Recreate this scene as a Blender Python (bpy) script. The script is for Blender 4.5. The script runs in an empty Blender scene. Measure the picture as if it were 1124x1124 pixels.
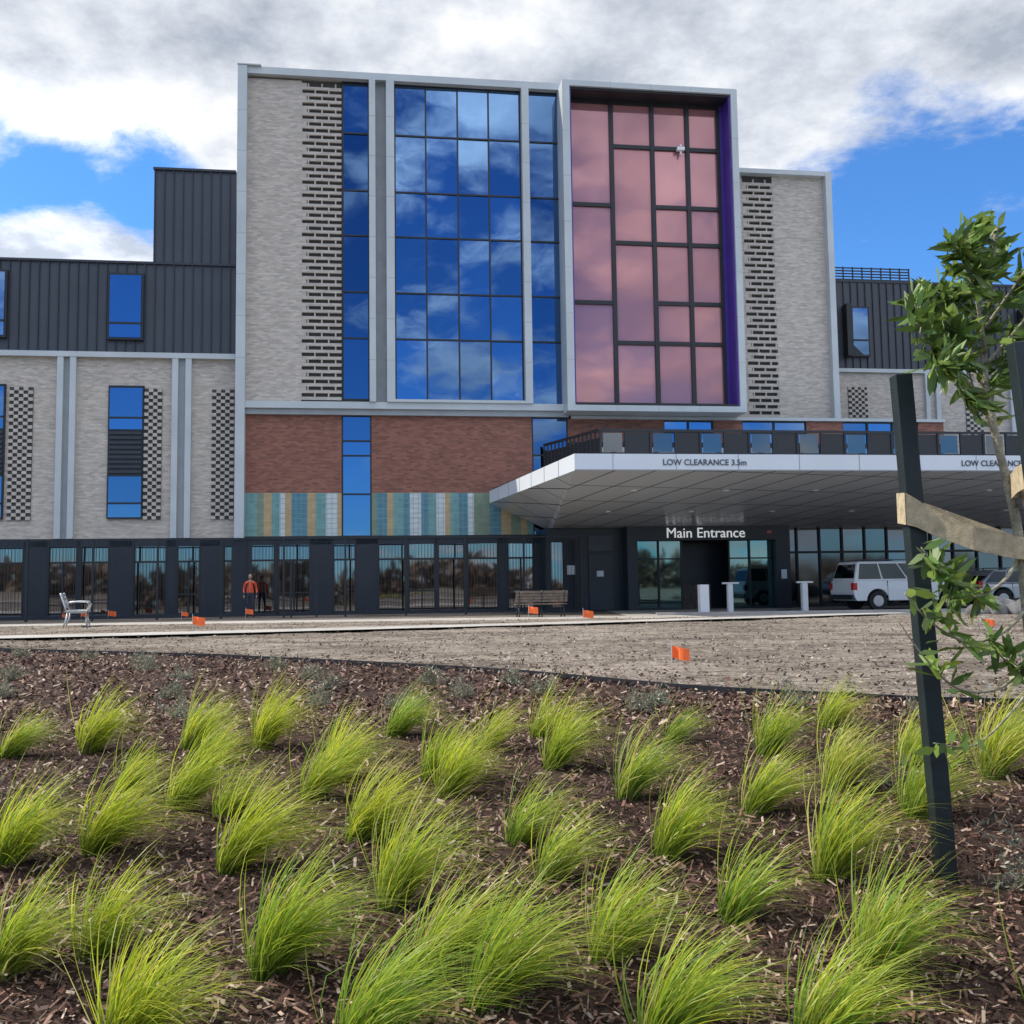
import bpy, bmesh, math, random
import numpy as np
from mathutils import Matrix, Vector, noise
random.seed(7); rng=np.random.default_rng(7)
S=bpy.context.scene; COL=bpy.context.collection
S.view_settings.view_transform='Standard'; S.view_settings.look='None'; S.view_settings.exposure=0; S.view_settings.gamma=1

# ------------------------------------------------------------------ materials
def newmat(n):
    m=bpy.data.materials.new(n); m.use_nodes=True
    return m,m.node_tree,m.node_tree.nodes['Principled BSDF']
def N(t,ty,**k):
    n=t.nodes.new(ty)
    for a,b in k.items(): setattr(n,a,b)
    return n
def c4(c): return (c[0],c[1],c[2],1)
def simple(n,col,rough=.6,metal=0,var=.12,scale=2.0,bump=0,bscale=40,spec=.5):
    m,t,p=newmat(n); tc=N(t,'ShaderNodeTexCoord'); nz=N(t,'ShaderNodeTexNoise'); nz.inputs['Scale'].default_value=scale; nz.inputs['Detail'].default_value=3
    t.links.new(tc.outputs['Object'],nz.inputs['Vector'])
    r=N(t,'ShaderNodeValToRGB'); r.color_ramp.elements[0].position=.3; r.color_ramp.elements[1].position=.7
    r.color_ramp.elements[0].color=c4([x*(1-var) for x in col]); r.color_ramp.elements[1].color=c4([min(1,x*(1+var)) for x in col])
    t.links.new(nz.outputs['Fac'],r.inputs[0]); t.links.new(r.outputs[0],p.inputs['Base Color'])
    p.inputs['Roughness'].default_value=rough; p.inputs['Metallic'].default_value=metal; p.inputs['Specular IOR Level'].default_value=spec
    if bump:
        n2=N(t,'ShaderNodeTexNoise'); n2.inputs['Scale'].default_value=bscale; n2.inputs['Detail'].default_value=5
        t.links.new(tc.outputs['Object'],n2.inputs['Vector']); b=N(t,'ShaderNodeBump'); b.inputs['Strength'].default_value=bump; b.inputs['Distance'].default_value=.02
        t.links.new(n2.outputs['Fac'],b.inputs['Height']); t.links.new(b.outputs[0],p.inputs['Normal'])
    return m
def brickmat(n,c1,c2,mo,bw=.24,bh=.086,ms=.01,big=.14,off=.5,rough=.85):
    m,t,p=newmat(n); tc=N(t,'ShaderNodeTexCoord'); s=N(t,'ShaderNodeSeparateXYZ'); a=N(t,'ShaderNodeMath',operation='ADD'); cb=N(t,'ShaderNodeCombineXYZ')
    t.links.new(tc.outputs['Object'],s.inputs[0]); t.links.new(s.outputs[0],a.inputs[0]); t.links.new(s.outputs[1],a.inputs[1])
    t.links.new(a.outputs[0],cb.inputs[0]); t.links.new(s.outputs[2],cb.inputs[1])
    b=N(t,'ShaderNodeTexBrick'); b.offset=off; t.links.new(cb.outputs[0],b.inputs['Vector'])
    b.inputs['Color1'].default_value=c4(c1); b.inputs['Color2'].default_value=c4(c2); b.inputs['Mortar'].default_value=c4(mo)
    b.inputs['Scale'].default_value=1; b.inputs['Brick Width'].default_value=bw; b.inputs['Row Height'].default_value=bh; b.inputs['Mortar Size'].default_value=ms
    mpn=N(t,'ShaderNodeMapping'); mpn.inputs['Scale'].default_value=(1.3,9,1); t.links.new(cb.outputs[0],mpn.inputs[0])
    nz=N(t,'ShaderNodeTexNoise'); nz.inputs['Scale'].default_value=1.1; nz.inputs['Detail'].default_value=3; t.links.new(mpn.outputs[0],nz.inputs['Vector'])
    mr=N(t,'ShaderNodeMapRange'); mr.inputs['To Min'].default_value=1-big; mr.inputs['To Max'].default_value=1+big; mr.inputs['From Min'].default_value=.32; mr.inputs['From Max'].default_value=.68
    t.links.new(nz.outputs['Fac'],mr.inputs['Value'])
    mx=N(t,'ShaderNodeVectorMath',operation='SCALE'); t.links.new(b.outputs['Color'],mx.inputs[0]); t.links.new(mr.outputs[0],mx.inputs['Scale'])
    t.links.new(mx.outputs[0],p.inputs['Base Color']); p.inputs['Roughness'].default_value=rough
    return m
def glassmat(n,col,mixd=.15,dcol=(.01,.015,.02),rough=.015):
    m,t,p=newmat(n); p.inputs['Base Color'].default_value=c4(col); p.inputs['Metallic'].default_value=1; p.inputs['Roughness'].default_value=rough
    d=N(t,'ShaderNodeBsdfDiffuse'); d.inputs[0].default_value=c4(dcol); mx=N(t,'ShaderNodeMixShader'); mx.inputs[0].default_value=mixd
    o=t.nodes['Material Output']; t.links.new(p.outputs[0],mx.inputs[1]); t.links.new(d.outputs[0],mx.inputs[2]); t.links.new(mx.outputs[0],o.inputs[0])
    # every pane differs a little in coating depth: attribute 'pv' is a random value per pane
    at=N(t,'ShaderNodeAttribute'); at.attribute_name='pv'; mr=N(t,'ShaderNodeMapRange'); mr.inputs['To Min'].default_value=.80; mr.inputs['To Max'].default_value=1.12; t.links.new(at.outputs['Fac'],mr.inputs['Value'])
    sc=N(t,'ShaderNodeVectorMath',operation='SCALE'); sc.inputs[0].default_value=col; t.links.new(mr.outputs[0],sc.inputs['Scale']); t.links.new(sc.outputs[0],p.inputs['Base Color'])
    tc=N(t,'ShaderNodeTexCoord'); nz=N(t,'ShaderNodeTexNoise'); nz.inputs['Scale'].default_value=.5; nz.inputs['Detail'].default_value=1
    t.links.new(tc.outputs['Object'],nz.inputs['Vector']); b=N(t,'ShaderNodeBump'); b.inputs['Strength'].default_value=.12; b.inputs['Distance'].default_value=.05
    t.links.new(nz.outputs['Fac'],b.inputs['Height']); t.links.new(b.outputs[0],p.inputs['Normal'])
    return m
def attrmat(n,rough=.8,trans=0,spec=.3):
    m,t,p=newmat(n); a=N(t,'ShaderNodeAttribute'); a.attribute_name='col'; t.links.new(a.outputs['Color'],p.inputs['Base Color'])
    p.inputs['Roughness'].default_value=rough; p.inputs['Specular IOR Level'].default_value=spec
    if trans:
        tr=N(t,'ShaderNodeBsdfTranslucent'); t.links.new(a.outputs['Color'],tr.inputs[0]); mx=N(t,'ShaderNodeMixShader'); mx.inputs[0].default_value=trans
        o=t.nodes['Material Output']; t.links.new(p.outputs[0],mx.inputs[1]); t.links.new(tr.outputs[0],mx.inputs[2]); t.links.new(mx.outputs[0],o.inputs[0])
    return m

M={}
M['brick']=brickmat('light_brick',(.56,.50,.43),(.39,.345,.295),(.43,.40,.36))
M['brickh']=brickmat('light_brick_perforated',(.52,.47,.41),(.42,.38,.33),(.42,.39,.35))
M['red']=brickmat('red_brick',(.32,.125,.085),(.18,.068,.048),(.20,.12,.09))
M['clad']=simple('dark_metal_cladding',(.058,.064,.075),.45,.2,.08,.6)
M['cladrib']=simple('cladding_seams',(.038,.042,.050),.45,.2)
M['trim']=simple('pale_metal_trim',(.48,.515,.52),.5,.1,.07,.7)
M['recess']=simple('grey_recess',(.30,.32,.33),.6,.1,.08)
M['black']=simple('black_frame',(.018,.019,.022),.45,.1)
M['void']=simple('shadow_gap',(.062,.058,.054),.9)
M['purple']=simple('purple_panel',(.075,.035,.27),.4,.1)
M['charcoal']=simple('charcoal_panel',(.022,.026,.034),.4,.1,.15,.8)
M['blueg']=glassmat('blue_glass',(.15,.265,.45))
M['blueg2']=glassmat('blue_glass_dark',(.095,.18,.33))
M['pinkg']=glassmat('pink_glass',(.46,.26,.28),.6,(.50,.235,.24),.03)
M['lowg']=glassmat('shopfront_glass',(.28,.29,.31),.15,(.02,.025,.03),.03)
M['balg']=glassmat('balustrade_glass',(.20,.22,.24),.3,(.02,.025,.03),.06)
M['tealg']=glassmat('entry_glass',(.18,.31,.33),.2,(.01,.03,.035),.03)
M['fascia']=simple('white_fascia',(.66,.70,.74),.4,.1,.04,.5)
M['teal']=brickmat('teal_tile',(.11,.27,.25),(.15,.33,.31),(.25,.28,.27),.22,.22,.012,.1,0,.35)
M['tealb']=brickmat('blue_tile',(.06,.19,.24),(.08,.23,.28),(.2,.25,.26),.22,.22,.012,.1,0,.35)
M['ochre']=brickmat('ochre_tile',(.42,.28,.12),(.47,.33,.15),(.35,.3,.22),.22,.22,.012,.1,0,.35)
M['whitet']=brickmat('white_tile',(.55,.60,.58),(.48,.53,.52),(.3,.32,.32),.22,.22,.012,.1,0,.35)
M['greent']=brickmat('green_tile',(.16,.22,.14),(.2,.26,.17),(.2,.22,.18),.22,.22,.012,.1,0,.35)
M['white']=simple('white_paint',(.78,.78,.78),.35,0,.03)
M['carw']=simple('car_white',(.80,.81,.81),.22,0,.02)
M['carg']=simple('car_silver',(.45,.47,.50),.25,.4,.02)
M['carglass']=glassmat('car_glass',(.10,.12,.13),.5,(.01,.012,.014),.05)
M['tyre']=simple('tyre',(.02,.02,.02),.8)
M['alloy']=simple('alloy',(.5,.5,.5),.35,.8)
M['redlamp']=simple('red_lamp',(.5,.02,.02),.2)
M['orange']=simple('orange_fabric',(.95,.16,.03),.6,0,.08,8)
M['wood']=simple('weathered_timber',(.16,.12,.09),.7,0,.3,6)
M['alu']=simple('aluminium',(.62,.63,.63),.35,.6,.05)
M['stake']=simple('black_stake',(.009,.017,.019),.5,0,.35,5,.12,25)
M['strap']=simple('hessian_strap',(.56,.45,.29),.9,0,.25,30,.6,250)
M['bark']=simple('young_bark',(.30,.27,.19),.85,0,.35,20,.6,90)
M['rock']=simple('boulder_rock',(.14,.135,.13),.85,0,.35,3,.6,8)
M['conc']=simple('concrete_path',(.38,.355,.32),.9,0,.16,.8,.2,20)
M['asph']=simple('asphalt',(.11,.11,.11),.9,0,.2,1.5,.3,60)
M['skin']=simple('skin',(.45,.28,.2),.6); M['hair']=simple('hair',(.03,.02,.015),.7)
M['chip']=attrmat('mulch_chips',.7,0,.35)
M['blade']=attrmat('grass_blade',.42,.5,.4)
M['leaf']=attrmat('tree_leaf',.4,.4,.5)
M['clod']=attrmat('soil_clods',.95)
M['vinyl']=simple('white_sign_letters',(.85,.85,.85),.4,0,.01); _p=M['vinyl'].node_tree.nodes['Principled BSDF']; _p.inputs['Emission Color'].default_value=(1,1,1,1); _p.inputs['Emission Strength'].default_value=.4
M['vinylg']=simple('grey_vinyl',(.06,.07,.09),.5,0,.01)

m,t,p=newmat('canopy_soffit_panel'); M['soffit']=m
tc=N(t,'ShaderNodeTexCoord'); s=N(t,'ShaderNodeSeparateXYZ'); t.links.new(tc.outputs['Object'],s.inputs[0])
def joint(ax,ay,per):
    a=N(t,'ShaderNodeMath',operation='MULTIPLY'); a.inputs[1].default_value=ax; t.links.new(s.outputs[0],a.inputs[0])
    b=N(t,'ShaderNodeMath',operation='MULTIPLY_ADD'); b.inputs[1].default_value=ay; t.links.new(s.outputs[1],b.inputs[0]); t.links.new(a.outputs[0],b.inputs[2])
    c=N(t,'ShaderNodeMath',operation='PINGPONG'); c.inputs[1].default_value=per/2; t.links.new(b.outputs[0],c.inputs[0])
    d=N(t,'ShaderNodeMath',operation='LESS_THAN'); d.inputs[1].default_value=.03; t.links.new(c.outputs[0],d.inputs[0]); return d
j1=joint(1,.35,1.35); j2=joint(-.12,1,2.6)
mx=N(t,'ShaderNodeMath',operation='MAXIMUM'); t.links.new(j1.outputs[0],mx.inputs[0]); t.links.new(j2.outputs[0],mx.inputs[1])
mc=N(t,'ShaderNodeMix',data_type='RGBA'); mc.inputs[6].default_value=(.60,.63,.67,1); mc.inputs[7].default_value=(.04,.04,.04,1)
t.links.new(mx.outputs[0],mc.inputs[0]); t.links.new(mc.outputs[2],p.inputs['Base Color']); p.inputs['Roughness'].default_value=.26; p.inputs['Metallic'].default_value=.12

def groundmat(n,cols,sc,bump,fine=30,lo=.36,hi=.64,st=(1,1,1)):
    m,t,p=newmat(n); tc=N(t,'ShaderNodeTexCoord'); mp=N(t,'ShaderNodeMapping'); mp.inputs['Scale'].default_value=st; t.links.new(tc.outputs['Object'],mp.inputs[0])
    a=N(t,'ShaderNodeTexNoise'); a.inputs['Scale'].default_value=sc; a.inputs['Detail'].default_value=8; a.inputs['Roughness'].default_value=.7; t.links.new(mp.outputs[0],a.inputs['Vector'])
    b=N(t,'ShaderNodeTexNoise'); b.inputs['Scale'].default_value=fine; b.inputs['Detail'].default_value=5; b.inputs['Roughness'].default_value=.7; t.links.new(tc.outputs['Object'],b.inputs['Vector'])
    ad=N(t,'ShaderNodeMath',operation='ADD'); t.links.new(a.outputs['Fac'],ad.inputs[0]); t.links.new(b.outputs['Fac'],ad.inputs[1])
    r=N(t,'ShaderNodeValToRGB'); 
    h=N(t,'ShaderNodeMath',operation='MULTIPLY'); h.inputs[1].default_value=.5; t.links.new(ad.outputs[0],h.inputs[0]); t.links.new(h.outputs[0],r.inputs[0])
    e=r.color_ramp.elements; e[0].position=lo; e[1].position=hi; e[0].color=c4(cols[0]); e[1].color=c4(cols[-1])
    if len(cols)>2: q=e.new((lo+hi)/2); q.color=c4(cols[1])
    t.links.new(r.outputs[0],p.inputs['Base Color']); p.inputs['Roughness'].default_value=.95; p.inputs['Specular IOR Level'].default_value=.2
    bp=N(t,'ShaderNodeBump'); bp.inputs['Strength'].default_value=bump; bp.inputs['Distance'].default_value=.04; t.links.new(ad.outputs[0],bp.inputs['Height']); t.links.new(bp.outputs[0],p.inputs['Normal'])
    return m
M['soil']=groundmat('bare_soil',[(.075,.058,.045),(.18,.147,.117),(.30,.255,.205)],.6,.9,8,.41,.59,(.5,1.2,1))
M['mulch']=groundmat('bark_mulch',[(.022,.013,.010),(.065,.037,.027),(.13,.08,.056)],3,1,45)

# ------------------------------------------------------------------ mesh helpers
def obj(name,me,parent=None,mat=None):
    o=bpy.data.objects.new(name,me); COL.objects.link(o)
    if parent: o.parent=parent
    if mat: me.materials.append(mat)
    return o
def empty(name,loc=(0,0,0),rz=0):
    o=bpy.data.objects.new(name,None); COL.objects.link(o); o.location=loc; o.rotation_euler=(0,0,rz); return o
class B:
    """collects boxes / faces into a single part mesh"""
    def __init__(s): s.v=[]; s.f=[]; s.pv={}
    def box(s,x0,x1,y0,y1,z0,z1):
        n=len(s.v); s.v+=[(x0,y0,z0),(x1,y0,z0),(x1,y1,z0),(x0,y1,z0),(x0,y0,z1),(x1,y0,z1),(x1,y1,z1),(x0,y1,z1)]
        s.f+=[(n,n+3,n+2,n+1),(n+4,n+5,n+6,n+7),(n,n+1,n+5,n+4),(n+1,n+2,n+6,n+5),(n+2,n+3,n+7,n+6),(n+3,n,n+4,n+7)]
    def beam(s,a,b,w,h=None,up=(0,0,1)):
        h=h or w; a=Vector(a); b=Vector(b); d=(b-a).normalized(); u=Vector(up)
        if abs(d.dot(u))>.95: u=Vector((0,1,0))
        r=d.cross(u).normalized()*(w/2); q=r.cross(d).normalized()*(h/2); n=len(s.v)
        for p_ in (a,b): s.v+=[tuple(p_-r-q),tuple(p_+r-q),tuple(p_+r+q),tuple(p_-r+q)]
        s.f+=[(n,n+1,n+2,n+3),(n+7,n+6,n+5,n+4),(n,n+4,n+5,n+1),(n+1,n+5,n+6,n+2),(n+2,n+6,n+7,n+3),(n+3,n+7,n+4,n)]
    def poly(s,pts):
        n=len(s.v); s.v+=[tuple(p_) for p_ in pts]; s.f.append(tuple(range(n,n+len(pts))))
    def tube(s,pts,rads,k=8):
        n0=len(s.v); P=[Vector(q) for q in pts]
        for i,q in enumerate(P):
            d=(P[min(i+1,len(P)-1)]-P[max(i-1,0)]).normalized(); u=Vector((0,0,1)) if abs(d.z)<.9 else Vector((1,0,0))
            a=d.cross(u).normalized(); b=d.cross(a).normalized(); r=rads[i] if isinstance(rads,(list,tuple)) else rads
            for j in range(k): an=2*math.pi*j/k; s.v.append(tuple(q+a*math.cos(an)*r+b*math.sin(an)*r))
        for i in range(len(P)-1):
            for j in range(k): s.f.append((n0+i*k+j,n0+i*k+(j+1)%k,n0+(i+1)*k+(j+1)%k,n0+(i+1)*k+j))
        s.f.append(tuple(n0+j for j in range(k))[::-1]); s.f.append(tuple(n0+(len(P)-1)*k+j for j in range(k)))
    def done(s,name,parent,mat,bevel=0,smooth=False):
        me=bpy.data.meshes.new(name); me.from_pydata(s.v,[],s.f); me.update()
        if s.pv:
            a=me.attributes.new('pv','FLOAT','FACE')
            for i in range(len(s.f)): a.data[i].value=s.pv.get(i,.5)
        o=obj(name,me,parent,mat)
        if bevel: md=o.modifiers.new('b','BEVEL'); md.width=bevel; md.segments=2; md.limit_method='ANGLE'
        if smooth: me.polygons.foreach_set('use_smooth',[True]*len(me.polygons))
        return o
def pane(b,x0,x1,z0,z1,y,tilt=.009):
    tx=random.uniform(-tilt,tilt); tz_=random.uniform(-tilt,tilt)
    w=(x1-x0)/2; h=(z1-z0)/2
    b.pv[len(b.f)]=random.random()
    b.poly([(x0,y-tx*w-tz_*h,z0),(x1,y+tx*w-tz_*h,z0),(x1,y+tx*w+tz_*h,z1),(x0,y-tx*w+tz_*h,z1)])
def text(name,body,parent,loc,size,mat,rot=(math.pi/2,0,0),ext=.01,off=0):
    c=bpy.data.curves.new(name,'FONT'); c.body=body; c.size=size; c.extrude=ext; c.offset=off; c.align_x='LEFT'; c.materials.append(mat)
    o=bpy.data.objects.new(name,c); COL.objects.link(o); o.parent=parent; o.location=loc; o.rotation_euler=rot; return o
def colmesh(name,V,Fc,C,mat,parent=None,smooth=False):
    me=bpy.data.meshes.new(name); V=np.asarray(V,dtype=np.float32); Fc=np.asarray(Fc,dtype=np.int32)
    k=Fc.shape[1]; me.vertices.add(len(V)); me.vertices.foreach_set('co',V.ravel()); me.loops.add(Fc.size); me.loops.foreach_set('vertex_index',Fc.ravel())
    me.polygons.add(len(Fc)); me.polygons.foreach_set('loop_start',np.arange(0,Fc.size,k,dtype=np.int32)); me.polygons.foreach_set('loop_total',np.full(len(Fc),k,dtype=np.int32))
    me.update(calc_edges=True); a=me.color_attributes.new('col','FLOAT_COLOR','POINT')
    C=np.concatenate([C,np.ones((len(C),1))],1).astype(np.float32); a.data.foreach_set('color',C.ravel())
    if smooth: me.polygons.foreach_set('use_smooth',[True]*len(Fc))
    return obj(name,me,parent,mat)

# ------------------------------------------------------------------ hospital building
TH=math.radians(7.7)
H=empty('hospital_building',(0,43,0),TH)
core=B(); core.box(-11.75,10.3,.3,18,0,24.0); core.box(10.3,15.9,1.3,17,0,20.9); core.done('tower_core',H,M['brick'])
core=B(); core.box(-42,-12.2,.85,14,0,15.2); core.box(-15.6,-12.2,.85,14,15.2,19.5); core.done('left_wing_core',H,M['clad'])
core=B(); core.box(16.1,48,6.3,18,0,17.2); core.done('right_wing_core',H,M['clad'])
core=B(); core.box(10.3,20.9,.3,6.3,4,8.7); core.box(20.9,34,.3,6.3,4,6.2); core.done('podium',H,M['charcoal'])
brick=B(); brickh=B(); red=B(); clad=B(); rib=B(); trim=B(); void=B(); black=B(); bg=B(); bg2=B(); recess=B(); char=B(); lowg=B(); pink=B(); purple=B()
RZ=[9.45,12.2,14.3,16.88,18.95,21.6,24.0]
brick.box(-11.6,-9.25,0,.3,9.28,23.9)
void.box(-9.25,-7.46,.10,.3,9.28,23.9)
def perf_rows(x0,x1,z0,z1,y0,y1,pitch=.30):
    z=z0; i=0
    while z+pitch<=z1+.01:
        brickh.box(x0,x1,y0,y1,z,z+.135)
        per=.60; n=int((x1-x0)/per)+1
        for k in range(n+1):
            xa=x0+k*per+(per/2 if i%2 else 0)-.04
            xb=min(xa+.065,x1); xa=max(xa,x0)
            if xb>xa+.02: brickh.box(xa,xb,y0+.003,y1,z+.135,z+pitch)
        if i%2: brickh.box(x0,x0+.22,y0+.002,y1,z+.135,z+pitch)
        i+=1; z+=pitch
def perf_check(x0,x1,z0,z1,y0,y1,cw=.19,ch=.15):
    nx=int(round((x1-x0)/cw)); nz=int(round((z1-z0)/ch)); cw=(x1-x0)/nx; ch=(z1-z0)/nz
    for i in range(nx):
        for j in range(nz):
            if (i+j)%2==0: brickh.box(x0+i*cw,x0+(i+1)*cw-.002,y0,y1,z0+j*ch,z0+(j+1)*ch-.002)
perf_rows(-9.25,-7.5,9.4,23.8,-.01,.14)
trim.box(-12.0,-11.6,-.35,.6,3.35,24.3); trim.box(-11.6,2.6,-.25,.6,24.0,24.32)
trim.box(-12.02,-11.0,-.37,18,24.32,24.37)
trim.box(-11.6,2.62,-.3,.3,8.98,9.28); recess.box(-11.6,2.62,-.18,.3,8.72,8.98)
def grid(b,xs,zs,y,mw=.07,fr=True):
    for i in range(len(xs)-1):
        for j in range(len(zs)-1): pane(b,xs[i],xs[i+1],zs[j],zs[j+1],y)
    for x in xs: black.box(x-mw/2,x+mw/2,y-.06,y+.03,zs[0],zs[-1])
    for z in zs: black.box(xs[0],xs[-1],y-.055,y+.028,z-mw/2,z+mw/2)
grid(bg2,[-7.44,-6.3],RZ,.1)
trim.box(-6.27,-5.99,-.4,.3,9.28,24.0); recess.box(-5.99,-5.51,.05,.3,9.28,24.0); trim.box(-5.51,-5.15,-.4,.3,9.28,24.0)
grid(bg,[-5.12,-3.72,-2.27,-.84,.62],RZ,.1)
trim.box(-5.15,.65,-.4,.095,9.28,9.40)
trim.box(.65,.98,-.4,.3,9.28,24.0)
grid(bg2,[1.0,2.55],[8.72+.56]+RZ[1:],.1)
for z in [9.28+1.85*i for i in range(1,8)]:
    for a,b_ in ((-12.0,-11.6),(-6.27,-5.99),(-5.51,-5.15),(.65,.98)): recess.box(a-.002,b_+.002,-.402 if a>-11 else -.352,-.33,z,z+.02)
FY=-1.25
trim.box(2.38,2.72,FY,.3,8.82,23.97); trim.box(10.32,10.62,FY,1.3,8.82,23.97); trim.box(2.72,10.32,FY,.3,23.72,23.97); trim.box(2.72,10.32,FY,.3,8.82,9.08)
for i in range(1,4): recess.box(2.72+1.9*i,2.735+1.9*i,FY-.003,FY+.1,8.82,9.08); recess.box(2.72+1.9*i,2.735+1.9*i,FY-.003,FY+.1,23.72,23.97)
for i in range(1,7): recess.box(2.378,2.722,FY-.003,FY+.1,9+2.1*i,9.015+2.1*i); recess.box(10.318,10.622,FY-.003,FY+.1,9+2.1*i,9.015+2.1*i)
purple.box(10.24,10.318,FY+.12,.05,9.08,23.72); purple.box(2.722,2.80,FY+.12,.05,9.08,23.72); black.box(2.80,10.24,FY+.12,.05,23.62,23.718); black.box(2.80,10.24,FY+.12,.05,9.082,9.2)
GX=[2.86,4.87,6.82,8.52,10.05]; GY=-.15
purple.box(10.10,10.24,GY-.14,.05,9.2,23.62)
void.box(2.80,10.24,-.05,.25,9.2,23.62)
cols=[[9.3,14.02,18.62,23.55],[9.3,12.17,16.86,21.45,23.55],[9.3,12.17,14.06,16.86,18.62,21.45,23.55],[9.3,12.17,14.06,16.86,18.62,21.45,23.55]]
for i in range(4):
    zs=cols[i]
    for j in range(len(zs)-1): pane(pink,GX[i],GX[i+1],zs[j],zs[j+1],GY,.003)
    for z in zs: black.box(GX[i],GX[i+1],GY-.10,GY+.02,z-.09,z+.09)
for x in GX: black.box(x-.095,x+.095,GY-.12,GY+.03,9.2,23.62)
red.box(-11.6,-7.5,0,.3,5.3,8.72); red.box(-6.2,.95,0,.3,5.3,8.72)
grid(bg,[-7.47,-6.23],[3.4,5.25,6.95,7.6,8.72],.1); grid(bg2,[.98,2.6],[3.4,5.3,7.0,8.72],.1)
tiles={k:B() for k in ('teal','tealb','ochre','whitet','greent')}
def stripes(x0,x1,seq):
    w=(x1-x0)/sum(a for _,a in seq); x=x0
    for k,a in seq: tiles[k].box(x,x+a*w,-.01,.3,3.42,5.3); x+=a*w
stripes(-11.6,-7.5,[('teal',.9),('greent',.5),('ochre',.6),('teal',.6),('whitet',.4),('ochre',.5),('tealb',1.2),('ochre',.6),('teal',.8),('whitet',.9),('ochre',.3)])
stripes(-6.2,.95,[('greent',.4),('tealb',.8),('ochre',.5),('teal',.8),('tealb',.5),('whitet',.9),('tealb',.6),('teal',.6),('whitet',.7),('ochre',.4),('teal',.7),('tealb',.7),('whitet',.5),('greent',1.3),('tealb',.9),('ochre',.8),('greent',.8),('ochre',.5),('teal',.5)])
for k,b in tiles.items(): b.done('tile_band_'+k,H,M[k])
black.box(-11.6,2.6,-.06,.3,3.3,3.42)
# ground-floor shopfront: paired glass leaves, solid leaves, mullions and transoms
x=-32.0; k=0
while x<1.2:
    gw=random.choice([.95,1.15,1.35]); pw=random.choice([.15,.45,1.0])
    x1=min(x+gw,2.0)
    if x<-12 and x1>-12.1: x1=-12.1; pw=.6
    yb=0.1 if x>-12 else .6
    pane(lowg,x,x1,.15,2.38,yb,.008); pane(lowg,x,x1,2.40,3.05,yb,.008); char.box(x1,min(x1+pw,2.2),yb-.08,yb+.2,0,3.3)
    black.box(x-.05,x+.03,yb-.10,yb+.1,0,3.3); black.box(x1-.04,x1+.02,yb-.095,yb+.1,0,3.3)
    if k%3==0: black.box(x,x1,yb-.06,yb+.05,.95,1.02); black.box((x+x1)/2-.03,(x+x1)/2+.03,yb-.07,yb+.05,0,2.38)
    black.box(x,x1,yb-.06,yb+.05,2.35,2.43)
    x=x1+pw; k+=1
char.box(-12.15,-11.3,.03,.32,0,3.05)
char.box(-32,-12,.52,.85,3.05,3.4); char.box(-12,2.6,.02,.29,3.05,3.3); char.box(-32,2.4,-.0,.8,0,.15)
char.box(1.3,4.7,-1.3,.3,0,3.62); black.box(2.0,2.06,-1.36,-1.3,0,3.3)
lowg2=B(); pane(lowg2,1.5,2.0,.2,3.0,-1.33,.01); lowg2.done('side_window',H,M['lowg'])
dr=B(); dr.box(3.15,4.25,-1.38,-1.3,.05,2.5); dr.done('service_door',H,M['cladrib'],.01)
dr=B(); dr.box(3.15,4.25,-1.36,-1.3,2.6,3.3); dr.done('service_door_transom',H,M['clad'],.01)
dr=B(); dr.box(2.2,2.55,-1.36,-1.3,1.6,2.0); dr.box(3.5,3.8,-1.40,-1.38,1.5,1.75); dr.done('notice',H,M['white'])
char.box(4.7,5.15,-2.1,.3,0,3.65); char.box(11.4,12.05,-2.1,.3,0,3.65); char.box(5.15,11.4,-2.1,.3,3.02,3.65)
nt=B(); nt.box(11.6,11.85,-2.13,-2.1,1.3,1.7); nt.done('portal_notice',H,M['alu'])
tg=B()
for a,b_ in ((5.18,6.2),(6.2,7.25),(9.4,10.35),(10.35,11.38)):
    pane(tg,a,b_,.08,3.0,-1.6,.006); black.box(a-.035,a+.035,-1.68,-1.55,0,3.02); black.box(b_-.035,b_+.035,-1.675,-1.55,0,3.02)
    black.box(a,b_,-1.66,-1.56,0,.1)
    black.box(a,b_,-1.66,-1.56,2.2,2.26)
tg.done('sliding_doors',H,M['tealg'])
lob=B(); lob.box(5.15,11.4,.0,.3,0,3.0); lob.done('lobby_back',H,M['charcoal'])
lf=B(); lf.box(5.2,11.3,-1.5,.0,0,.012); lf.done('lobby_floor',H,M['recess'])
lb=B(); lb.box(7.6,9.0,-.3,-.02,0,1.1); lb.done('reception_counter',H,M['wood'])
text('sign_main_entrance','Main Entrance',H,(6.42,-2.13,3.13),.62,M['vinyl'],ext=.02)
sx=B(); sx.box(11.0,11.22,-2.12,-2.1,3.3,3.42); sx.done('exit_lamp_box',H,M['redlamp'])
lg=B(); xs=[12.05,13.1,14.2,15.3,16.4,17.5,18.6,19.7,20.8,22,23.2,24.4]
for a,b_ in zip(xs,xs[1:]): pane(lg,a,b_,.1,3.7,-.4,.01); black.box(a-.04,a+.04,-.5,-.35,0,3.9)
black.box(12.05,30,-.48,-.36,2.45,2.55); black.box(12.05,30,-.5,-.3,0,.12); char.box(24.4,34,-.4,.3,0,4.6); lg.done('foyer_glass',H,M['balg'])
char.box(12.05,34,-.35,.3,3.7,4.6)
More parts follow.
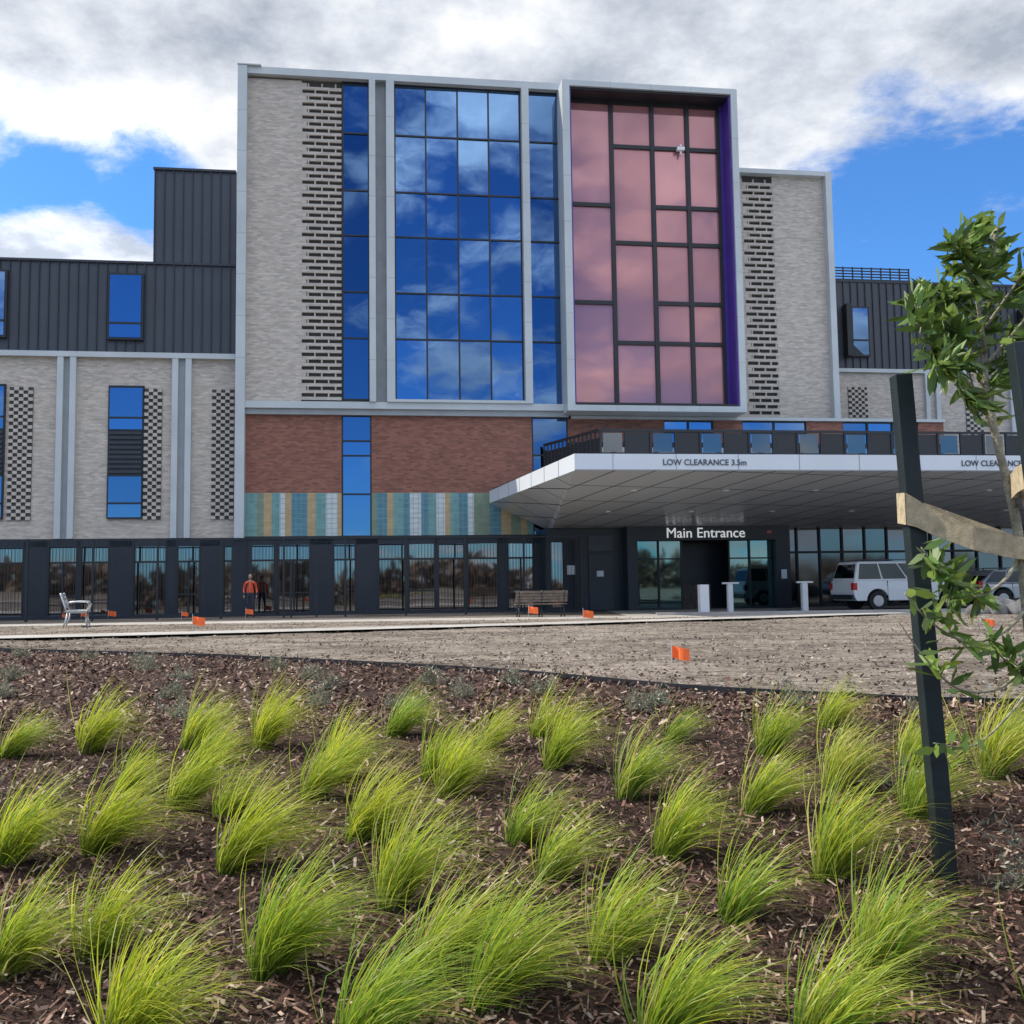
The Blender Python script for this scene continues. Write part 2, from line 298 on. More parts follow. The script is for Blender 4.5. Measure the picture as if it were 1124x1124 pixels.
# low band right: windows and red brick above terrace
trim.box(2.75,20.95,-.1,.35,8.66,8.80)
for a,b_ in ((2.6,7.1),(9.45,10.85),(14.0,15.8),(19.6,20.9)): red.box(a,b_,0,.3,7.55,8.66)
for a,b_ in ((7.1,9.45),(10.85,14.0),(15.8,19.6)):
    n=max(2,int((b_-a)/1.1)); grid(bg,[a+(b_-a)*i/n for i in range(n+1)],[7.55,8.1,8.64],.12,.09)
grid(lowg,[2.7+1.0*i for i in range(19)],[5.35,7.5],.02,.22)
# right brick wing
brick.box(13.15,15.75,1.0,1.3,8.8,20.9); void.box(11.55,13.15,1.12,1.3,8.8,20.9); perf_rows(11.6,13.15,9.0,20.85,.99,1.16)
brick.box(10.6,11.6,1.0,1.3,8.8,20.9)
trim.box(15.75,16.05,.65,1.5,8.7,21.1); trim.box(10.6,15.75,.7,1.5,20.9,21.12)
# far right wing
clad.box(16.1,48,6.0,6.3,12.6,17.4)
x=16.2
while x<48: rib.box(x,x+.05,5.93,6.0,12.6,17.4); x+=.42
trim.box(16.1,48,5.85,6.3,12.4,12.6); rib.box(16.1,48,5.95,6.4,17.4,17.52)
for i in range(5): black.box(18.8,23.2,6.2,6.26,17.6+i*.16,17.66+i*.16)
x=18.8
while x<23.3: black.box(x-.03,x+.03,6.26,6.32,17.52,18.35); x+=.55
black.box(18.8,23.2,9,9.05,17.5,18.3)
brick.box(16.1,48,6.0,6.3,5,12.4)
perfx=[(19.2,20.3),(26.0,27.0)]
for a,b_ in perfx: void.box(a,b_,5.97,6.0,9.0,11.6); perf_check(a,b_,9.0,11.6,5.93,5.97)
trim.box(23.6,23.85,5.8,6.0,5,12.4); trim.box(24.2,24.45,5.8,6.0,5,12.4); trim.box(28.6,28.85,5.8,6.0,5,12.4)
for a in (19.2,25.0,29.5): 
    black.box(a-.1,a+1.3,5.80,5.92,13.25,16.0); pane(bg,a+.35,a+1.2,13.35,15.9,5.79); black.box(a,a+1.2,5.74,5.785,14.1,14.18)
    black.box(a-.16,a+.1,5.45,5.95,13.2,16.05)
# left wing
clad.box(-42,-12.15,.5,.85,11.45,15.45); clad.box(-15.65,-12.15,.5,.85,15.45,19.7)
x=-42
while x<-12.2: rib.box(x,x+.045,.43,.5,11.45,15.45); x+=.40
x=-15.65
while x<-12.2: rib.box(x,x+.045,.43,.5,15.5,19.7); x+=.40
rib.box(-42,-12.15,.40,.9,15.42,15.52); rib.box(-15.7,-12.15,.40,.9,19.7,19.8); clad.box(-15.66,-15.6,.9,14,15.5,19.7)
trim.box(-42,-12.1,.28,.85,11.22,11.45)
brick.box(-42,-24.3,.5,.85,3.4,11.22)
brick.box(-24.3,-12.1,.52,.85,3.4,11.22)
for a in (-24.3,-19.5,-18.98,-14.76,-14.2): trim.box(a,a+.25,.30,.52,3.4,11.22)
for a in (-19.25,-14.51): recess.box(a,a+.31,.45,.52,3.4,11.22)
def win(x0,x1,zs):
    black.box(x0-.06,x1+.06,.40,.51,zs[0]-.06,zs[-1]+.06)
    for j in range(len(zs)-1): pane(bg,x0,x1,zs[j],zs[j+1],.385); black.box(x0,x1,.35,.383,zs[j+1]-.04,zs[j+1]+.04)
def claddwin(x0,x1): 
    black.box(x0-.1,x1+.1,.30,.5,12.0,14.95); pane(bg,x0,x1,12.75,14.85,.285); pane(bg,x0,x1,12.1,12.7,.285); black.box(x0,x1,.26,.283,12.68,12.77)
claddwin(-17.4,-16.1); claddwin(-23.0,-21.7); claddwin(-29,-27.7)
for x0,x1 in ((-17.35,-16.0),(-23.0,-21.65),(-29,-27.7)):
    win(x0,x1,[4.3,4.9,6.1]); win(x0,x1,[8.1,8.6,9.95]); black.box(x0-.06,x1+.06,.42,.51,6.1,8.1)
    for i in range(9): rib.box(x0,x1,.36,.42,6.2+i*.21,6.32+i*.21)
for x0,x1 in ((-21.45,-20.5),(-15.93,-15.2),(-13.1,-12.15)):
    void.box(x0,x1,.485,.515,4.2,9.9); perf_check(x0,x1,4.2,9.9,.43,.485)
for nm,b,mt in (('light_brick_walls',brick,'brick'),('perforated_brick',brickh,'brickh'),('red_brick_walls',red,'red'),('metal_cladding',clad,'clad'),('cladding_ribs',rib,'cladrib'),('pale_trim',trim,'trim'),
    ('shadow_backing',void,'void'),('window_frames',black,'black'),('curtain_wall_glass',bg,'blueg'),('curtain_wall_glass_dark',bg2,'blueg2'),('recessed_panels',recess,'recess'),('charcoal_panels',char,'charcoal'),
    ('shopfront_glass',lowg,'lowg'),('pink_glass',pink,'pinkg'),('purple_reveal',purple,'purple')): b.done(nm,H,M[mt])
rf=B(); rf.box(-6.6,-5.6,3,3.05,24.6,24.64); rf.box(-6.1,-6.06,3,3.04,24,25.0); rf.done('roof_antenna',H,M['alu'])
wm=B(); wm.box(7.95,8.3,-.50,-.30,21.3,21.45); wm.box(8.1,8.16,-.45,-.3,21.1,21.6); wm.done('facade_camera',H,M['white'])

# ------------------------------------------------------------------ canopy
C=empty('entrance_canopy',(0,43,0),TH)
zb,zt=4.80,5.34
FL=(.35,-12.5); BL=(-1.05,-.4); FR=(27,-12.5); BR=(27,-.4)
fa=B(); 
def wall(b,a,c,z0,z1):b.poly([(a[0],a[1],z0),(c[0],c[1],z0),(c[0],c[1],z1),(a[0],a[1],z1)])
wall(fa,FL,FR,zb,zt); wall(fa,BL,FL,zb,zt); wall(fa,FR,BR,zb,zt); fa.poly([(*FL,zt),(*FR,zt),(*BR,zt+.05),(*BL,zt+.05)]); fa.poly([(*BL,zb),(*BL,zt),(3,-.4,zt),(3,-.4,zb)])
fa.done('fascia_and_roof',C,M['fascia'])
jb=B(); x=1.6
while x<27: jb.box(x,x+.015,-12.512,-12.5,zb,zt); x+=2.1
jb.box(.35,27,-12.515,-12.5,zb+.0,zb+.035)
for i in range(1,7):
    f=i/7; a=Vector((*BL,0)).lerp(Vector((*FL,0)),f); jb.beam((a.x-.004,a.y,zb),(a.x-.004,a.y,zt),.02,.02)
jb.done('fascia_joints',C,M['recess'])
so=B(); R1=(1.5,-1.9,3.62); R2=(27,-1.9,3.62)
so.poly([(*FL,zb),R1,R2,(*FR,zb)]); so.poly([(*FL,zb),(*BL,zb),(1.5,-.4,3.62),R1]); so.poly([R1,(1.5,-.4,3.62),(27,-.4,3.62),R2]); so.done('soffit',C,M['soffit'])
text('clearance_text','LOW CLEARANCE 3.5m',C,(3.25,-12.52,4.98),.27,M['vinylg'],ext=.004,off=.003)
text('clearance_text_2','LOW CLEARANCE 3.5m',C,(13.65,-12.52,4.98),.27,M['vinylg'],ext=.004,off=.003)
dl=B()
for i in range(6):
    for yy in (-9.5,-5.5): 
        xx=3+i*3.4; zz=zb+(yy+12.5)/10.6*(3.62-zb); dl.box(xx,xx+.18,yy,yy+.18,zz-.03,zz+.01)
dl.done('downlights',C,M['white'])
co=B(); co.tube([(24.5,-9,0),(24.5,-9,4.4)],.16,16); co.done('column',C,M['charcoal'])
# terrace balustrade: posts, rails and tinted infill panels
T=empty('terrace_balustrade',(0,43,0),TH)
ba=B(); ya=-4.6; gi=B()
ba.box(3.0,22.5,ya,ya+.08,7.36,7.46); ba.beam((1.45,-.3,7.41),(3.0,ya,7.41),.08,.1); ba.box(3.0,22.5,ya,ya+.06,6.3,6.5); ba.box(3.0,22.5,ya,ya+.06,5.4,6.3)
x=3.0; k=0
while x<22.4:
    ba.box(x,x+.09,ya-.02,ya+.08,5.4,7.38)
    if k%2==0: pane(gi,x+.16,x+.95,6.52,7.3,ya+.03,.01)
    else: ba.box(x+.1,x+1.05,ya+.03,ya+.05,6.5,7.32)
    x+=1.05; k+=1
for i in range(14):
    f=i/14; a=Vector((1.45,-.3,0)).lerp(Vector((3.0,ya,0)),f); ba.box(a.x-.03,a.x+.03,a.y-.03,a.y+.03,5.4,7.38)
ba.poly([(1.45,-.3,5.4),(3.0,ya,5.4),(3.0,ya,7.1),(1.45,-.3,7.1)])
ba.done('rails_and_posts',T,M['black']); gi.done('infill_glass',T,M['balg'])

# ------------------------------------------------------------------ palisade fence
Fn=empty('security_fence',(0,43,0),TH)
fe=B(); x=-34; yf=-3
while x<2.6:
    fe.box(x,x+.013,yf,yf+.013,.08,3.12); x+=.135
x=-34
while x<2.7: fe.box(x,x+.08,yf-.04,yf+.04,-.02,3.22); x+=2.43
fe.box(-34,2.6,yf-.02,yf+.03,3.14,3.20); fe.box(-34,2.6,yf-.02,yf+.03,.08,.14)
for a in (-9.4,-8.4): fe.box(a,a+.07,yf-.1,yf-.04,0,2.3)
y=yf
while y<-1.3: fe.box(2.54,2.56,y,y+.018,.1,3.14); y+=.125
fe.done('pickets_and_rails',Fn,M['black'])

# ------------------------------------------------------------------ terrain
Z=[(-20,-.6),(0,-.45),(2.5,-.31),(3.2,-.23),(4,-.13),(5,-.02),(6,.05),(7.5,.13),(9,.15),(11,.15),(14,.12),(18,.12),(24,.10),(30,.05),(40,0),(9999,0)]
def tz(y):
    if y<-20: return -.6
    for (a,b),(c,d) in zip(Z,Z[1:]):
        if a<=y<=c: return b+(d-b)*(y-a)/(c-a)
    return 0
g=B(); xs=[-1500,-300,-60,-20,0,20,60,300,1500]; ys=[-1500,-200]+[z[0] for z in Z[:-1]]+[60,200,1500]
for y in ys:
    for x in xs: g.v.append((x,y,tz(y)-.004))
for j in range(len(ys)-1):
    for i in range(len(xs)-1): a=j*len(xs)+i; g.f.append((a,a+1,a+1+len(xs),a+len(xs)))
g.done('ground',None,M['soil'])
E=[(-30,27),(-16,20.5),(-9,17),(-4.4,14.6),(-2,12.7),(0,10.9),(1.65,8.9),(3.4,7.9),(5.5,7.3),(14,6.6)]
EX=[e[0] for e in E]; EYv=[e[1] for e in E]
def edge(x): return float(np.interp(x,EX,EYv))
mb=B(); XS=np.linspace(-24,12,150); NJ=110
for x in XS:
    e=edge(x)
    for j in range(NJ+1):
        y=-3+(e+3)*j/NJ
        fade=min(1,(e-y)/.4)
        h=(noise.noise((x*2.2,y*2.2,0))*.5+.5)*.03*fade+(noise.noise((x*7,y*7,3))*.5+.5)*.022*fade
        mb.v.append((x,y,tz(y)+.008+h))
for i in range(len(XS)-1):
    for j in range(NJ): a=i*(NJ+1)+j; mb.f.append((a,a+NJ+1,a+NJ+2,a+1))
mb.done('mulch_bed',None,M['mulch'],smooth=True)
rs=B(); XS=np.linspace(-26,24,300); NJ=130
for x in XS:
    e=edge(min(x,14)) if x<14 else 6.6
    for j in range(NJ+1):
        y=e+.03+(30.8-e)*(j/NJ)**1.3; fade=min(1,j/3,(NJ-j)/3)
        rs.v.append((x,y,tz(y)+.002+fade*.05*(noise.noise((x*.9,y*.9,5))*.5+.5)+fade*.035*(noise.noise((x*3.0,y*3.0,9))*.5+.5)+fade*.018*(noise.noise((x*8,y*8,2))*.5+.5)))
for i in range(len(XS)-1):
    for j in range(NJ): a=i*(NJ+1)+j; rs.f.append((a,a+NJ+1,a+NJ+2,a+1))
rs.done('soil_bank',None,M['soil'],smooth=True)
ed=B(); 
pts=[(x,edge(x)) for x in np.linspace(-24,12,80)]
for (a,b_),(c,d) in zip(pts,pts[1:]): ed.beam((a,b_+.02,tz(b_)+.03),(c,d+.02,tz(d)+.03),.022,.08)
ed.done('garden_edging',None,M['black'])
def strip(b,f0,f1,x0,x1,n,dz):
    prev=None
    for i in range(n+1):
        x=x0+(x1-x0)*i/n; a,b2=f0(x),f1(x); cur=((x,a,tz(a)+dz),(x,b2,tz(b2)+dz))
        if prev: b.poly([prev[0],cur[0],cur[1],prev[1]])
        prev=cur
pc=B(); strip(pc,lambda x:31.0,lambda x:34.0,-60,60,60,.022); pc.done('footpath',None,M['conc'])
pw=B(); strip(pw,lambda x:18.6+.0095*(x+22)**2 if x>-22 else 18.6,lambda x:20.2+.0095*(x+22)**2 if x>-22 else 20.2,-40,12,60,.11); pw.done('garden_path',None,M['conc'])
fc=B(); fc.poly([(4,34.05,.036),(60,34.05,.036),(60,44,.012),(4,44,.012)]); fc.done('forecourt_paving',None,M['conc'])
rd=B(); rd.poly([(9,34.8,.044),(60,34.8,.044),(60,40,.022),(11,40,.022)]); rd.done('driveway',None,M['asph'])
kb=B(); kb.beam((5,34.0,.09),(60,34.0,.09),.16,.10); kb.done('kerb',None,M['conc'],.01)

def quads(n,x,y,L,W,cols,zoff=.01,tilt=.5,zr=.03):
    z=np.array([tz(q) for q in y])+zoff+rng.random(n)*zr
    az=rng.random(n)*2*np.pi; ti=rng.normal(0,tilt,n); ro=rng.normal(0,tilt,n)
    l=L[0]+(L[1]-L[0])*rng.random(n)**1.5; w=W[0]+(W[1]-W[0])*rng.random(n)
    a=np.stack([np.cos(az)*np.cos(ti),np.sin(az)*np.cos(ti),np.sin(ti)],1)
    b=np.stack([-np.sin(az)*np.cos(ro),np.cos(az)*np.cos(ro),np.sin(ro)],1)
    c=np.stack([x,y,z],1); l=l[:,None]/2; w=w[:,None]/2
    tp=.5+.5*rng.random((n,1))
    V=np.stack([c-a*l-b*w*tp,c+a*l-b*w,c+a*l*.9+b*w*tp,c-a*l+b*w],1).reshape(-1,3)
    F_=np.arange(n*4).reshape(n,4); cc=np.array(cols)[rng.integers(0,len(cols),n)]*(.6+.8*rng.random((n,1)))
    return V,F_,np.repeat(cc,4,0)
chipc=[(.075,.038,.026),(.12,.062,.042),(.17,.092,.06),(.05,.026,.018),(.23,.145,.10),(.14,.065,.043),(.36,.27,.20)]
parts=[]
n=62000; y=2.2+rng.random(n)**1.25*6.3; x=(rng.random(n)*2-1)*(y*.60+.3); k=y<np.interp(x,EX,EYv)-.03; parts.append((x[k],y[k],(.018,.062),(.005,.015)))
n=28000; y=7+rng.random(n)*10.5; x=(rng.random(n)*2-1)*(y*.58+.3); k=y<np.interp(x,EX,EYv)-.03; parts.append((x[k],y[k],(.04,.09),(.012,.03)))
n=4500; x=rng.random(n)*22-12; y=np.interp(x,EX,EYv)+.05+rng.exponential(.9,n); parts.append((x,y,(.03,.08),(.01,.03)))
Vs=[];Fs=[];Cs=[];off=0
for x,y,L,W in parts:
    V,F_,c=quads(len(x),x,y,L,W,chipc,.03); Vs.append(V);Fs.append(F_+off);Cs.append(c);off+=len(V)
colmesh('mulch_chips',np.concatenate(Vs),np.concatenate(Fs),np.concatenate(Cs),M['chip'])
n=17000; y=8+rng.random(n)**1.4*22; x=(rng.random(n)*2-1)*(y*.58+.3); k=(y>np.interp(x,EX,EYv)+.06)
V,F_,c=quads(k.sum(),x[k],y[k],(.015,.06),(.012,.04),[(.17,.138,.11),(.24,.20,.16),(.10,.078,.06),(.30,.26,.21)],.05,.45,.04); colmesh('soil_clods',V,F_,c,M['clod'])

# ------------------------------------------------------------------ grass tussocks
tus=[(-2.79,6.39),(-2.16,6.46),(-1.91,6.03),(-1.68,6.43),(-1.1,5.24),(-1.76,5.11),(-1.94,4.52),(-.76,4.64),(-.85,6.74),(-.5,5.61),(-.38,5.29),(.15,6.67),(.21,5.81),(.57,5.16),(1.02,6.48),(1.17,4.92),(1.54,6.06),(2.16,6.84),(.65,4.38),(-.01,4.56),(-.51,3.92),(-1.25,4.29),(-.87,3.43),(-1.53,3.57),(-.32,3.39),(-.13,3.2),(.29,3.49),(.8,3.77),(1.28,4.12),(1.18,3.35),(2.31,5.8),(2.64,5.49),(-3.26,6.27),(-2.27,4.38),(-1.78,3.46),(1.62,3.1),(.12,4.16),(.85,2.95),(-1.19,3.0),(-.5,2.95),(.4,3.0),(1.93,4.82),(-1.48,4.96),(3.2,6.4),(2.1,3.6),(-3.4,5.0),(-3.9,6.0),(3.3,5.0),(-1.05,5.6),(-2.2,5.5),(-.2,6.3),(1.7,5.3)]
SEG=7
Vs=[];Fs=[];Cs=[];off=0
wind=np.array([.92,.15,0.])
for ti_,(tx,ty) in enumerate(tus):
    n=int(rng.integers(330,480)); sz=rng.uniform(.41,.55); wf=rng.uniform(.8,1.4)
    if rng.random()<.2: n=int(n*.55); sz*=.82
    yel=rng.uniform(.2,1.0); df=.30 if ti_==len(tus)-1 else rng.choice([.05,.08,.14])
    ph=rng.random(n)*2*np.pi; r=np.sqrt(rng.random(n))*.048
    base=np.stack([tx+np.cos(ph)*r,ty+np.sin(ph)*r,np.full(n,tz(ty)+.01)],1)
    ph2=ph+rng.normal(0,.9,n); th0=np.abs(rng.normal(.06,.25,n))
    d=np.stack([np.cos(ph2)*np.sin(th0)+.17*wf,np.sin(ph2)*np.sin(th0),np.cos(th0)],1)
    L=sz*(.35+.85*rng.random(n)**.8); bend=(.3+rng.random(n)*1.3)
    w0=.0014+.0016*rng.random(n); pos=base.copy(); sa=rng.random(n)*6.28; side=np.stack([-np.sin(sa),np.cos(sa),np.zeros(n)],1)
    rad=np.stack([np.cos(ph2),np.sin(ph2),np.zeros(n)],1)
    rows=[]
    hue=np.clip(rng.random(n)*.85+(.38-yel*.5),0,1)[:,None]; dead=(rng.random(n)<df)[:,None]
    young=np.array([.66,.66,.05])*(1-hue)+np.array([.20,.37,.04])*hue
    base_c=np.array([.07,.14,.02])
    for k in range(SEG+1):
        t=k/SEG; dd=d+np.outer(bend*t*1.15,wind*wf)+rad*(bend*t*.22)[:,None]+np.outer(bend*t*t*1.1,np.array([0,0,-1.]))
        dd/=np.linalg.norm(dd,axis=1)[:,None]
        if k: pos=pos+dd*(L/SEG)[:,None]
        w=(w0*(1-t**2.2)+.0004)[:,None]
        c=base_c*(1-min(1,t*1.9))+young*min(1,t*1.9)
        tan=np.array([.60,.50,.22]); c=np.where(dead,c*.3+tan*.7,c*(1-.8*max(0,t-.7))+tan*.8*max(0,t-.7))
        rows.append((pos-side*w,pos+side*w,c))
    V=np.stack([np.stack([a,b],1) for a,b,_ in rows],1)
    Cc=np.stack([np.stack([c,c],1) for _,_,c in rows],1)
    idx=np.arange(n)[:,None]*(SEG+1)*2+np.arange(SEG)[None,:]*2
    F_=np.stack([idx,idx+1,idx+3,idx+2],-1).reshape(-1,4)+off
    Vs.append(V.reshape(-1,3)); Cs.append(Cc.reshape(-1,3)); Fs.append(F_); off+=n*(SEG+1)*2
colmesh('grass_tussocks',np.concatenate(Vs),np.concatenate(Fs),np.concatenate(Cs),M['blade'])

def leafquads(cent,dirs,L,W,cols):
    n=len(cent); up=rng.normal(0,1,(n,3)); s=np.cross(dirs,up); s/=np.linalg.norm(s,axis=1)[:,None]
    nn=np.cross(s,dirs)
    L=L[:,None]; W=W[:,None]; a=cent; 
    V=np.stack([a,a+dirs*L*.35+s*W*.5-nn*L*.04,a+dirs*L*.75+s*W*.33-nn*L*.02,a+dirs*L+nn*L*-.1,a+dirs*L*.75-s*W*.33-nn*L*.02,a+dirs*L*.35-s*W*.5-nn*L*.04],1)
    return V.reshape(-1,3),np.arange(n*6).reshape(n,6),np.repeat(cols,6,0)
Vs=[];Fs=[];Cs=[];off=0
sh=[(-5.6,10.8),(-4.5,12.0),(-5.0,13.0),(-3.6,10.6),(-2.2,10.4),(-1.8,9.4),(-.8,9.6),(-.5,8.6),(.3,8.7),(1.2,7.9),(1.0,7.6),(-3.1,8.8),(-4.7,9.0),(-6.8,12.6),(-7.6,15.0),(-2.9,11.8),(.0,9.6),(2.2,7.6),(3.0,7.2),(-.9,7.8),(-6.2,14.2),(2.05,4.0),(1.9,5.4),(-5.9,8.9),(-1.6,8.2),(-2.6,7.6)]
for sx,sy in sh:
    n=520; R_=rng.uniform(.16,.27); ns=16
    st_=rng.normal(0,1,(ns,3)); st_[:,2]=np.abs(st_[:,2])*.9+.3; st_/=np.linalg.norm(st_,axis=1)[:,None]; st_*=R_*(.6+.5*rng.random((ns,1)))
    pick=rng.integers(0,ns,n); f=rng.random((n,1))**.7; cent=np.array([sx,sy,tz(sy)+.03])+st_[pick]*f+rng.normal(0,.014,(n,3))
    u=st_[pick]/R_+rng.normal(0,.8,(n,3)); u/=np.linalg.norm(u,axis=1)[:,None]
    V,F_,c=leafquads(cent,u,.02+.022*rng.random(n),.006+.007*rng.random(n),np.array([.25,.25,.175])*(.45+.9*rng.random((n,1)))); Vs.append(V);Fs.append(F_+off);Cs.append(c);off+=len(V)
colmesh('groundcover_plants',np.concatenate(Vs),np.concatenate(Fs),np.concatenate(Cs),M['leaf'])

# ------------------------------------------------------------------ young staked tree
TR=empty('young_tree',(2.15,4.0,0)); 
def rel(p): return (p[0]-2.15,p[1]-4.0,p[2])
br=B()
LEAFPTS=[]
def limb(pts,r0,r1,leaf=0,lf=0.0):
    P=[Vector(rel(p)) for p in pts]; Q=[]
    for i in range(len(P)-1):
        p0=P[max(i-1,0)];p1=P[i];p2=P[i+1];p3=P[min(i+2,len(P)-1)]
        for k in range(5):
            t=k/5; Q.append(.5*((2*p1)+(-p0+p2)*t+(2*p0-5*p1+4*p2-p3)*t*t+(-p0+3*p1-3*p2+p3)*t**3))
    Q.append(P[-1]); n=len(Q)
    br.tube([tuple(q) for q in Q],[r0+(r1-r0)*i/(n-1) for i in range(n)],8)
    for k in range(leaf):
        f=lf+(1-lf)*random.random(); i=min(int(f*(n-1)),n-2); q=Q[i].lerp(Q[i+1],random.random()); LEAFPTS.append((q,(Q[i+1]-Q[i]).normalized()))
limb([(2.16,4.0,-.15),(2.15,4.0,.4),(2.13,4.0,.76),(2.10,4,1.29),(2.07,4,1.51),(2.02,4,1.78),(2.00,4.02,2.1),(2.06,4.05,2.42),(2.10,4.05,2.66)],.028,.009,50,.64)
limb([(2.03,4,1.72),(1.93,3.97,1.93),(1.80,3.93,2.05),(1.70,3.9,2.16),(1.66,3.88,2.28)],.011,.004,50,.4)
limb([(2.0,4,1.9),(1.93,4.05,2.12),(1.83,4.08,2.28),(1.74,4.1,2.36)],.009,.003,48,.35)
limb([(2.0,4,2.1),(1.92,3.9,2.33),(1.85,3.85,2.45),(1.80,3.8,2.50)],.009,.003,55,.3)
limb([(2.0,4,2.05),(2.15,3.9,2.25),(2.25,3.88,2.45)],.009,.003,52,.2)
limb([(2.0,4,2.2),(2.12,3.85,2.42),(2.2,3.8,2.56)],.008,.003,52,.2)
limb([(2.02,4.02,1.85),(2.10,4.1,2.05),(2.2,4.12,2.2)],.008,.003,40,.3)
limb([(2.04,4,2.3),(1.99,4,2.46),(1.95,4,2.58),(1.98,4,2.64)],.007,.003,52,.2)
limb([(2.02,4,2.2),(1.93,4.1,2.36),(1.86,4.12,2.40)],.006,.003,36,.3)
limb([(1.93,3.97,1.93),(1.85,3.9,2.12),(1.78,3.88,2.22)],.005,.002,28,.3)
limb([(1.80,3.93,2.05),(1.76,3.85,2.02),(1.70,3.8,2.0)],.004,.002,26,.2)
limb([(1.85,3.95,2.0),(1.82,3.85,1.92),(1.86,3.8,1.85)],.004,.002,16,.2)
limb([(2.10,4,1.25),(2.0,3.95,1.14),(1.85,3.9,1.08),(1.72,3.85,1.15),(1.62,3.83,1.28)],.009,.003,36,.4)
limb([(2.11,4,1.02),(1.98,3.95,.93),(1.82,3.9,.90),(1.66,3.86,.98),(1.55,3.84,1.10)],.009,.003,16,.4)
limb([(1.78,3.9,.95),(1.72,3.85,1.05),(1.74,3.82,1.15)],.004,.002,12,.3)
limb([(2.13,4,.85),(1.95,3.9,.72),(1.75,3.85,.72),(1.6,3.8,.85),(1.5,3.8,1.0)],.007,.002,8,.5)
limb([(2.12,4,.72),(1.98,3.9,.62),(1.80,3.85,.5),(1.62,3.8,.52)],.006,.002,5,.5)
limb([(2.12,4,.95),(2.05,3.95,.80),(1.98,3.92,.82),(1.9,3.9,.9)],.006,.002,20,.3)
br.done('trunk_and_limbs',TR,M['bark'],smooth=True)
cent=[];dirs=[]
for q,d in LEAFPTS:
    for _ in range(2):
        v=Vector((random.gauss(.45,.5),random.gauss(0,.55),random.gauss(-.25,.5)))+d*.5; v.normalize(); cent.append(q+Vector((random.gauss(0,.016),random.gauss(0,.016),random.gauss(0,.016)))); dirs.append(v)
cent=np.array(cent);dirs=np.array(dirs);n=len(cent)
lc=np.array([.125,.205,.05])*(.4+1.35*rng.random((n,1)))+np.array([.10,.10,.01])*(rng.random((n,1))>.7)
V,F_,c=leafquads(cent,dirs,.07+.06*rng.random(n),.022+.018*rng.random(n),lc); colmesh('leaves',V,F_,c,M['leaf'],TR)
def stake(name,base,top,w):
    o=empty(name,base); b=B(); b.beam((0,0,-.3),(top[0]-base[0],top[1]-base[1],top[2]-base[2]),w,w,(0,1,0)); b.done('post',o,M['stake'],.004); return o
stake('tree_stake',(1.79,4.10,-.13),(1.68,4.10,2.03),.073)
stake('tree_stake',(2.10,3.55,-.18),(1.925,3.6,2.04),.066)
st=empty('tree_tie',(0,0,0)); sb=B()
def ribbon(pts,hs):
    m_=len(pts)
    hh=[hs]*m_ if isinstance(hs,(int,float)) else hs
    for i,(a,c) in enumerate(zip(pts,pts[1:])):
        a=Vector(a);c=Vector(c); n_=(c-a).cross(Vector((0,0,1))).normalized()*.003; u=Vector((0,0,hh[i]/2)); w=Vector((0,0,hh[i+1]/2))
        sb.poly([a-u-n_,c-w-n_,c+w-n_,a+u-n_]); sb.poly([a+u+n_,c+w+n_,c-w+n_,a-u+n_]); sb.poly([a+u-n_,c+w-n_,c+w+n_,a+u+n_]); sb.poly([a-u+n_,c-w+n_,c-w-n_,a-u-n_])
ribbon([(1.662,4.15,1.46),(1.657,4.05,1.45),(1.70,4.045,1.43),(1.76,4.03,1.39),(1.9,3.98,1.32),(2.05,3.955,1.28),(2.12,3.96,1.27),(2.15,4.0,1.27),(2.12,4.04,1.28)],[.13,.135,.12,.11,.10,.095,.09,.085,.08])
ribbon([(2.12,4.04,1.28),(1.95,4.10,1.36),(1.75,4.16,1.45),(1.662,4.15,1.48)],.09)
ribbon([(2.13,4.03,1.54),(2.06,3.96,1.53),(2.0,3.80,1.54),(1.97,3.66,1.55),(1.92,3.555,1.56),(2.02,3.555,1.56)],.10)
ribbon([(2.02,3.68,1.5),(2.08,3.9,1.46),(2.14,4.03,1.5)],.08)
sb.done('webbing',st,M['strap'])

# ------------------------------------------------------------------ benches
def bench(name,loc,rz,slat,frame,sc=1):
    o=empty(name,loc,rz); o.scale=(sc,)*3; s=B(); f=B()
    for i in range(5): s.box(-.9,.9,-.25+i*.105,-.16+i*.105,.43,.46)
    for i in range(4): z=.52+i*.10; s.box(-.9,.9,.27+i*.03,.295+i*.03,z,z+.085)
    for x in (-.78,0,.78) if slat is M['wood'] else (-.84,.84):
        f.tube([(x,-.27,0),(x,-.22,.2),(x,-.22,.41),(x,.24,.41),(x,.30,.6),(x,.40,.92)],.022); f.tube([(x,.34,0),(x,.26,.2),(x,.22,.41)],.022)
        f.tube([(x,-.22,.41),(x,-.30,.6),(x,-.24,.68),(x,0,.69),(x,.30,.66)],.02)
        f.box(x-.03,x+.03,-.33,-.2,0,.02); f.box(x-.03,x+.03,.28,.42,0,.02)
    s.done('slats',o,slat,.006); f.done('frame',o,frame,smooth=True); return o
bench('park_bench',(.95,34.2,.04),math.radians(188),M['wood'],M['charcoal'],1.02)
bench('park_bench',(-13.1,29.2,.09),math.radians(112),M['alu'],M['alu'],1.12)

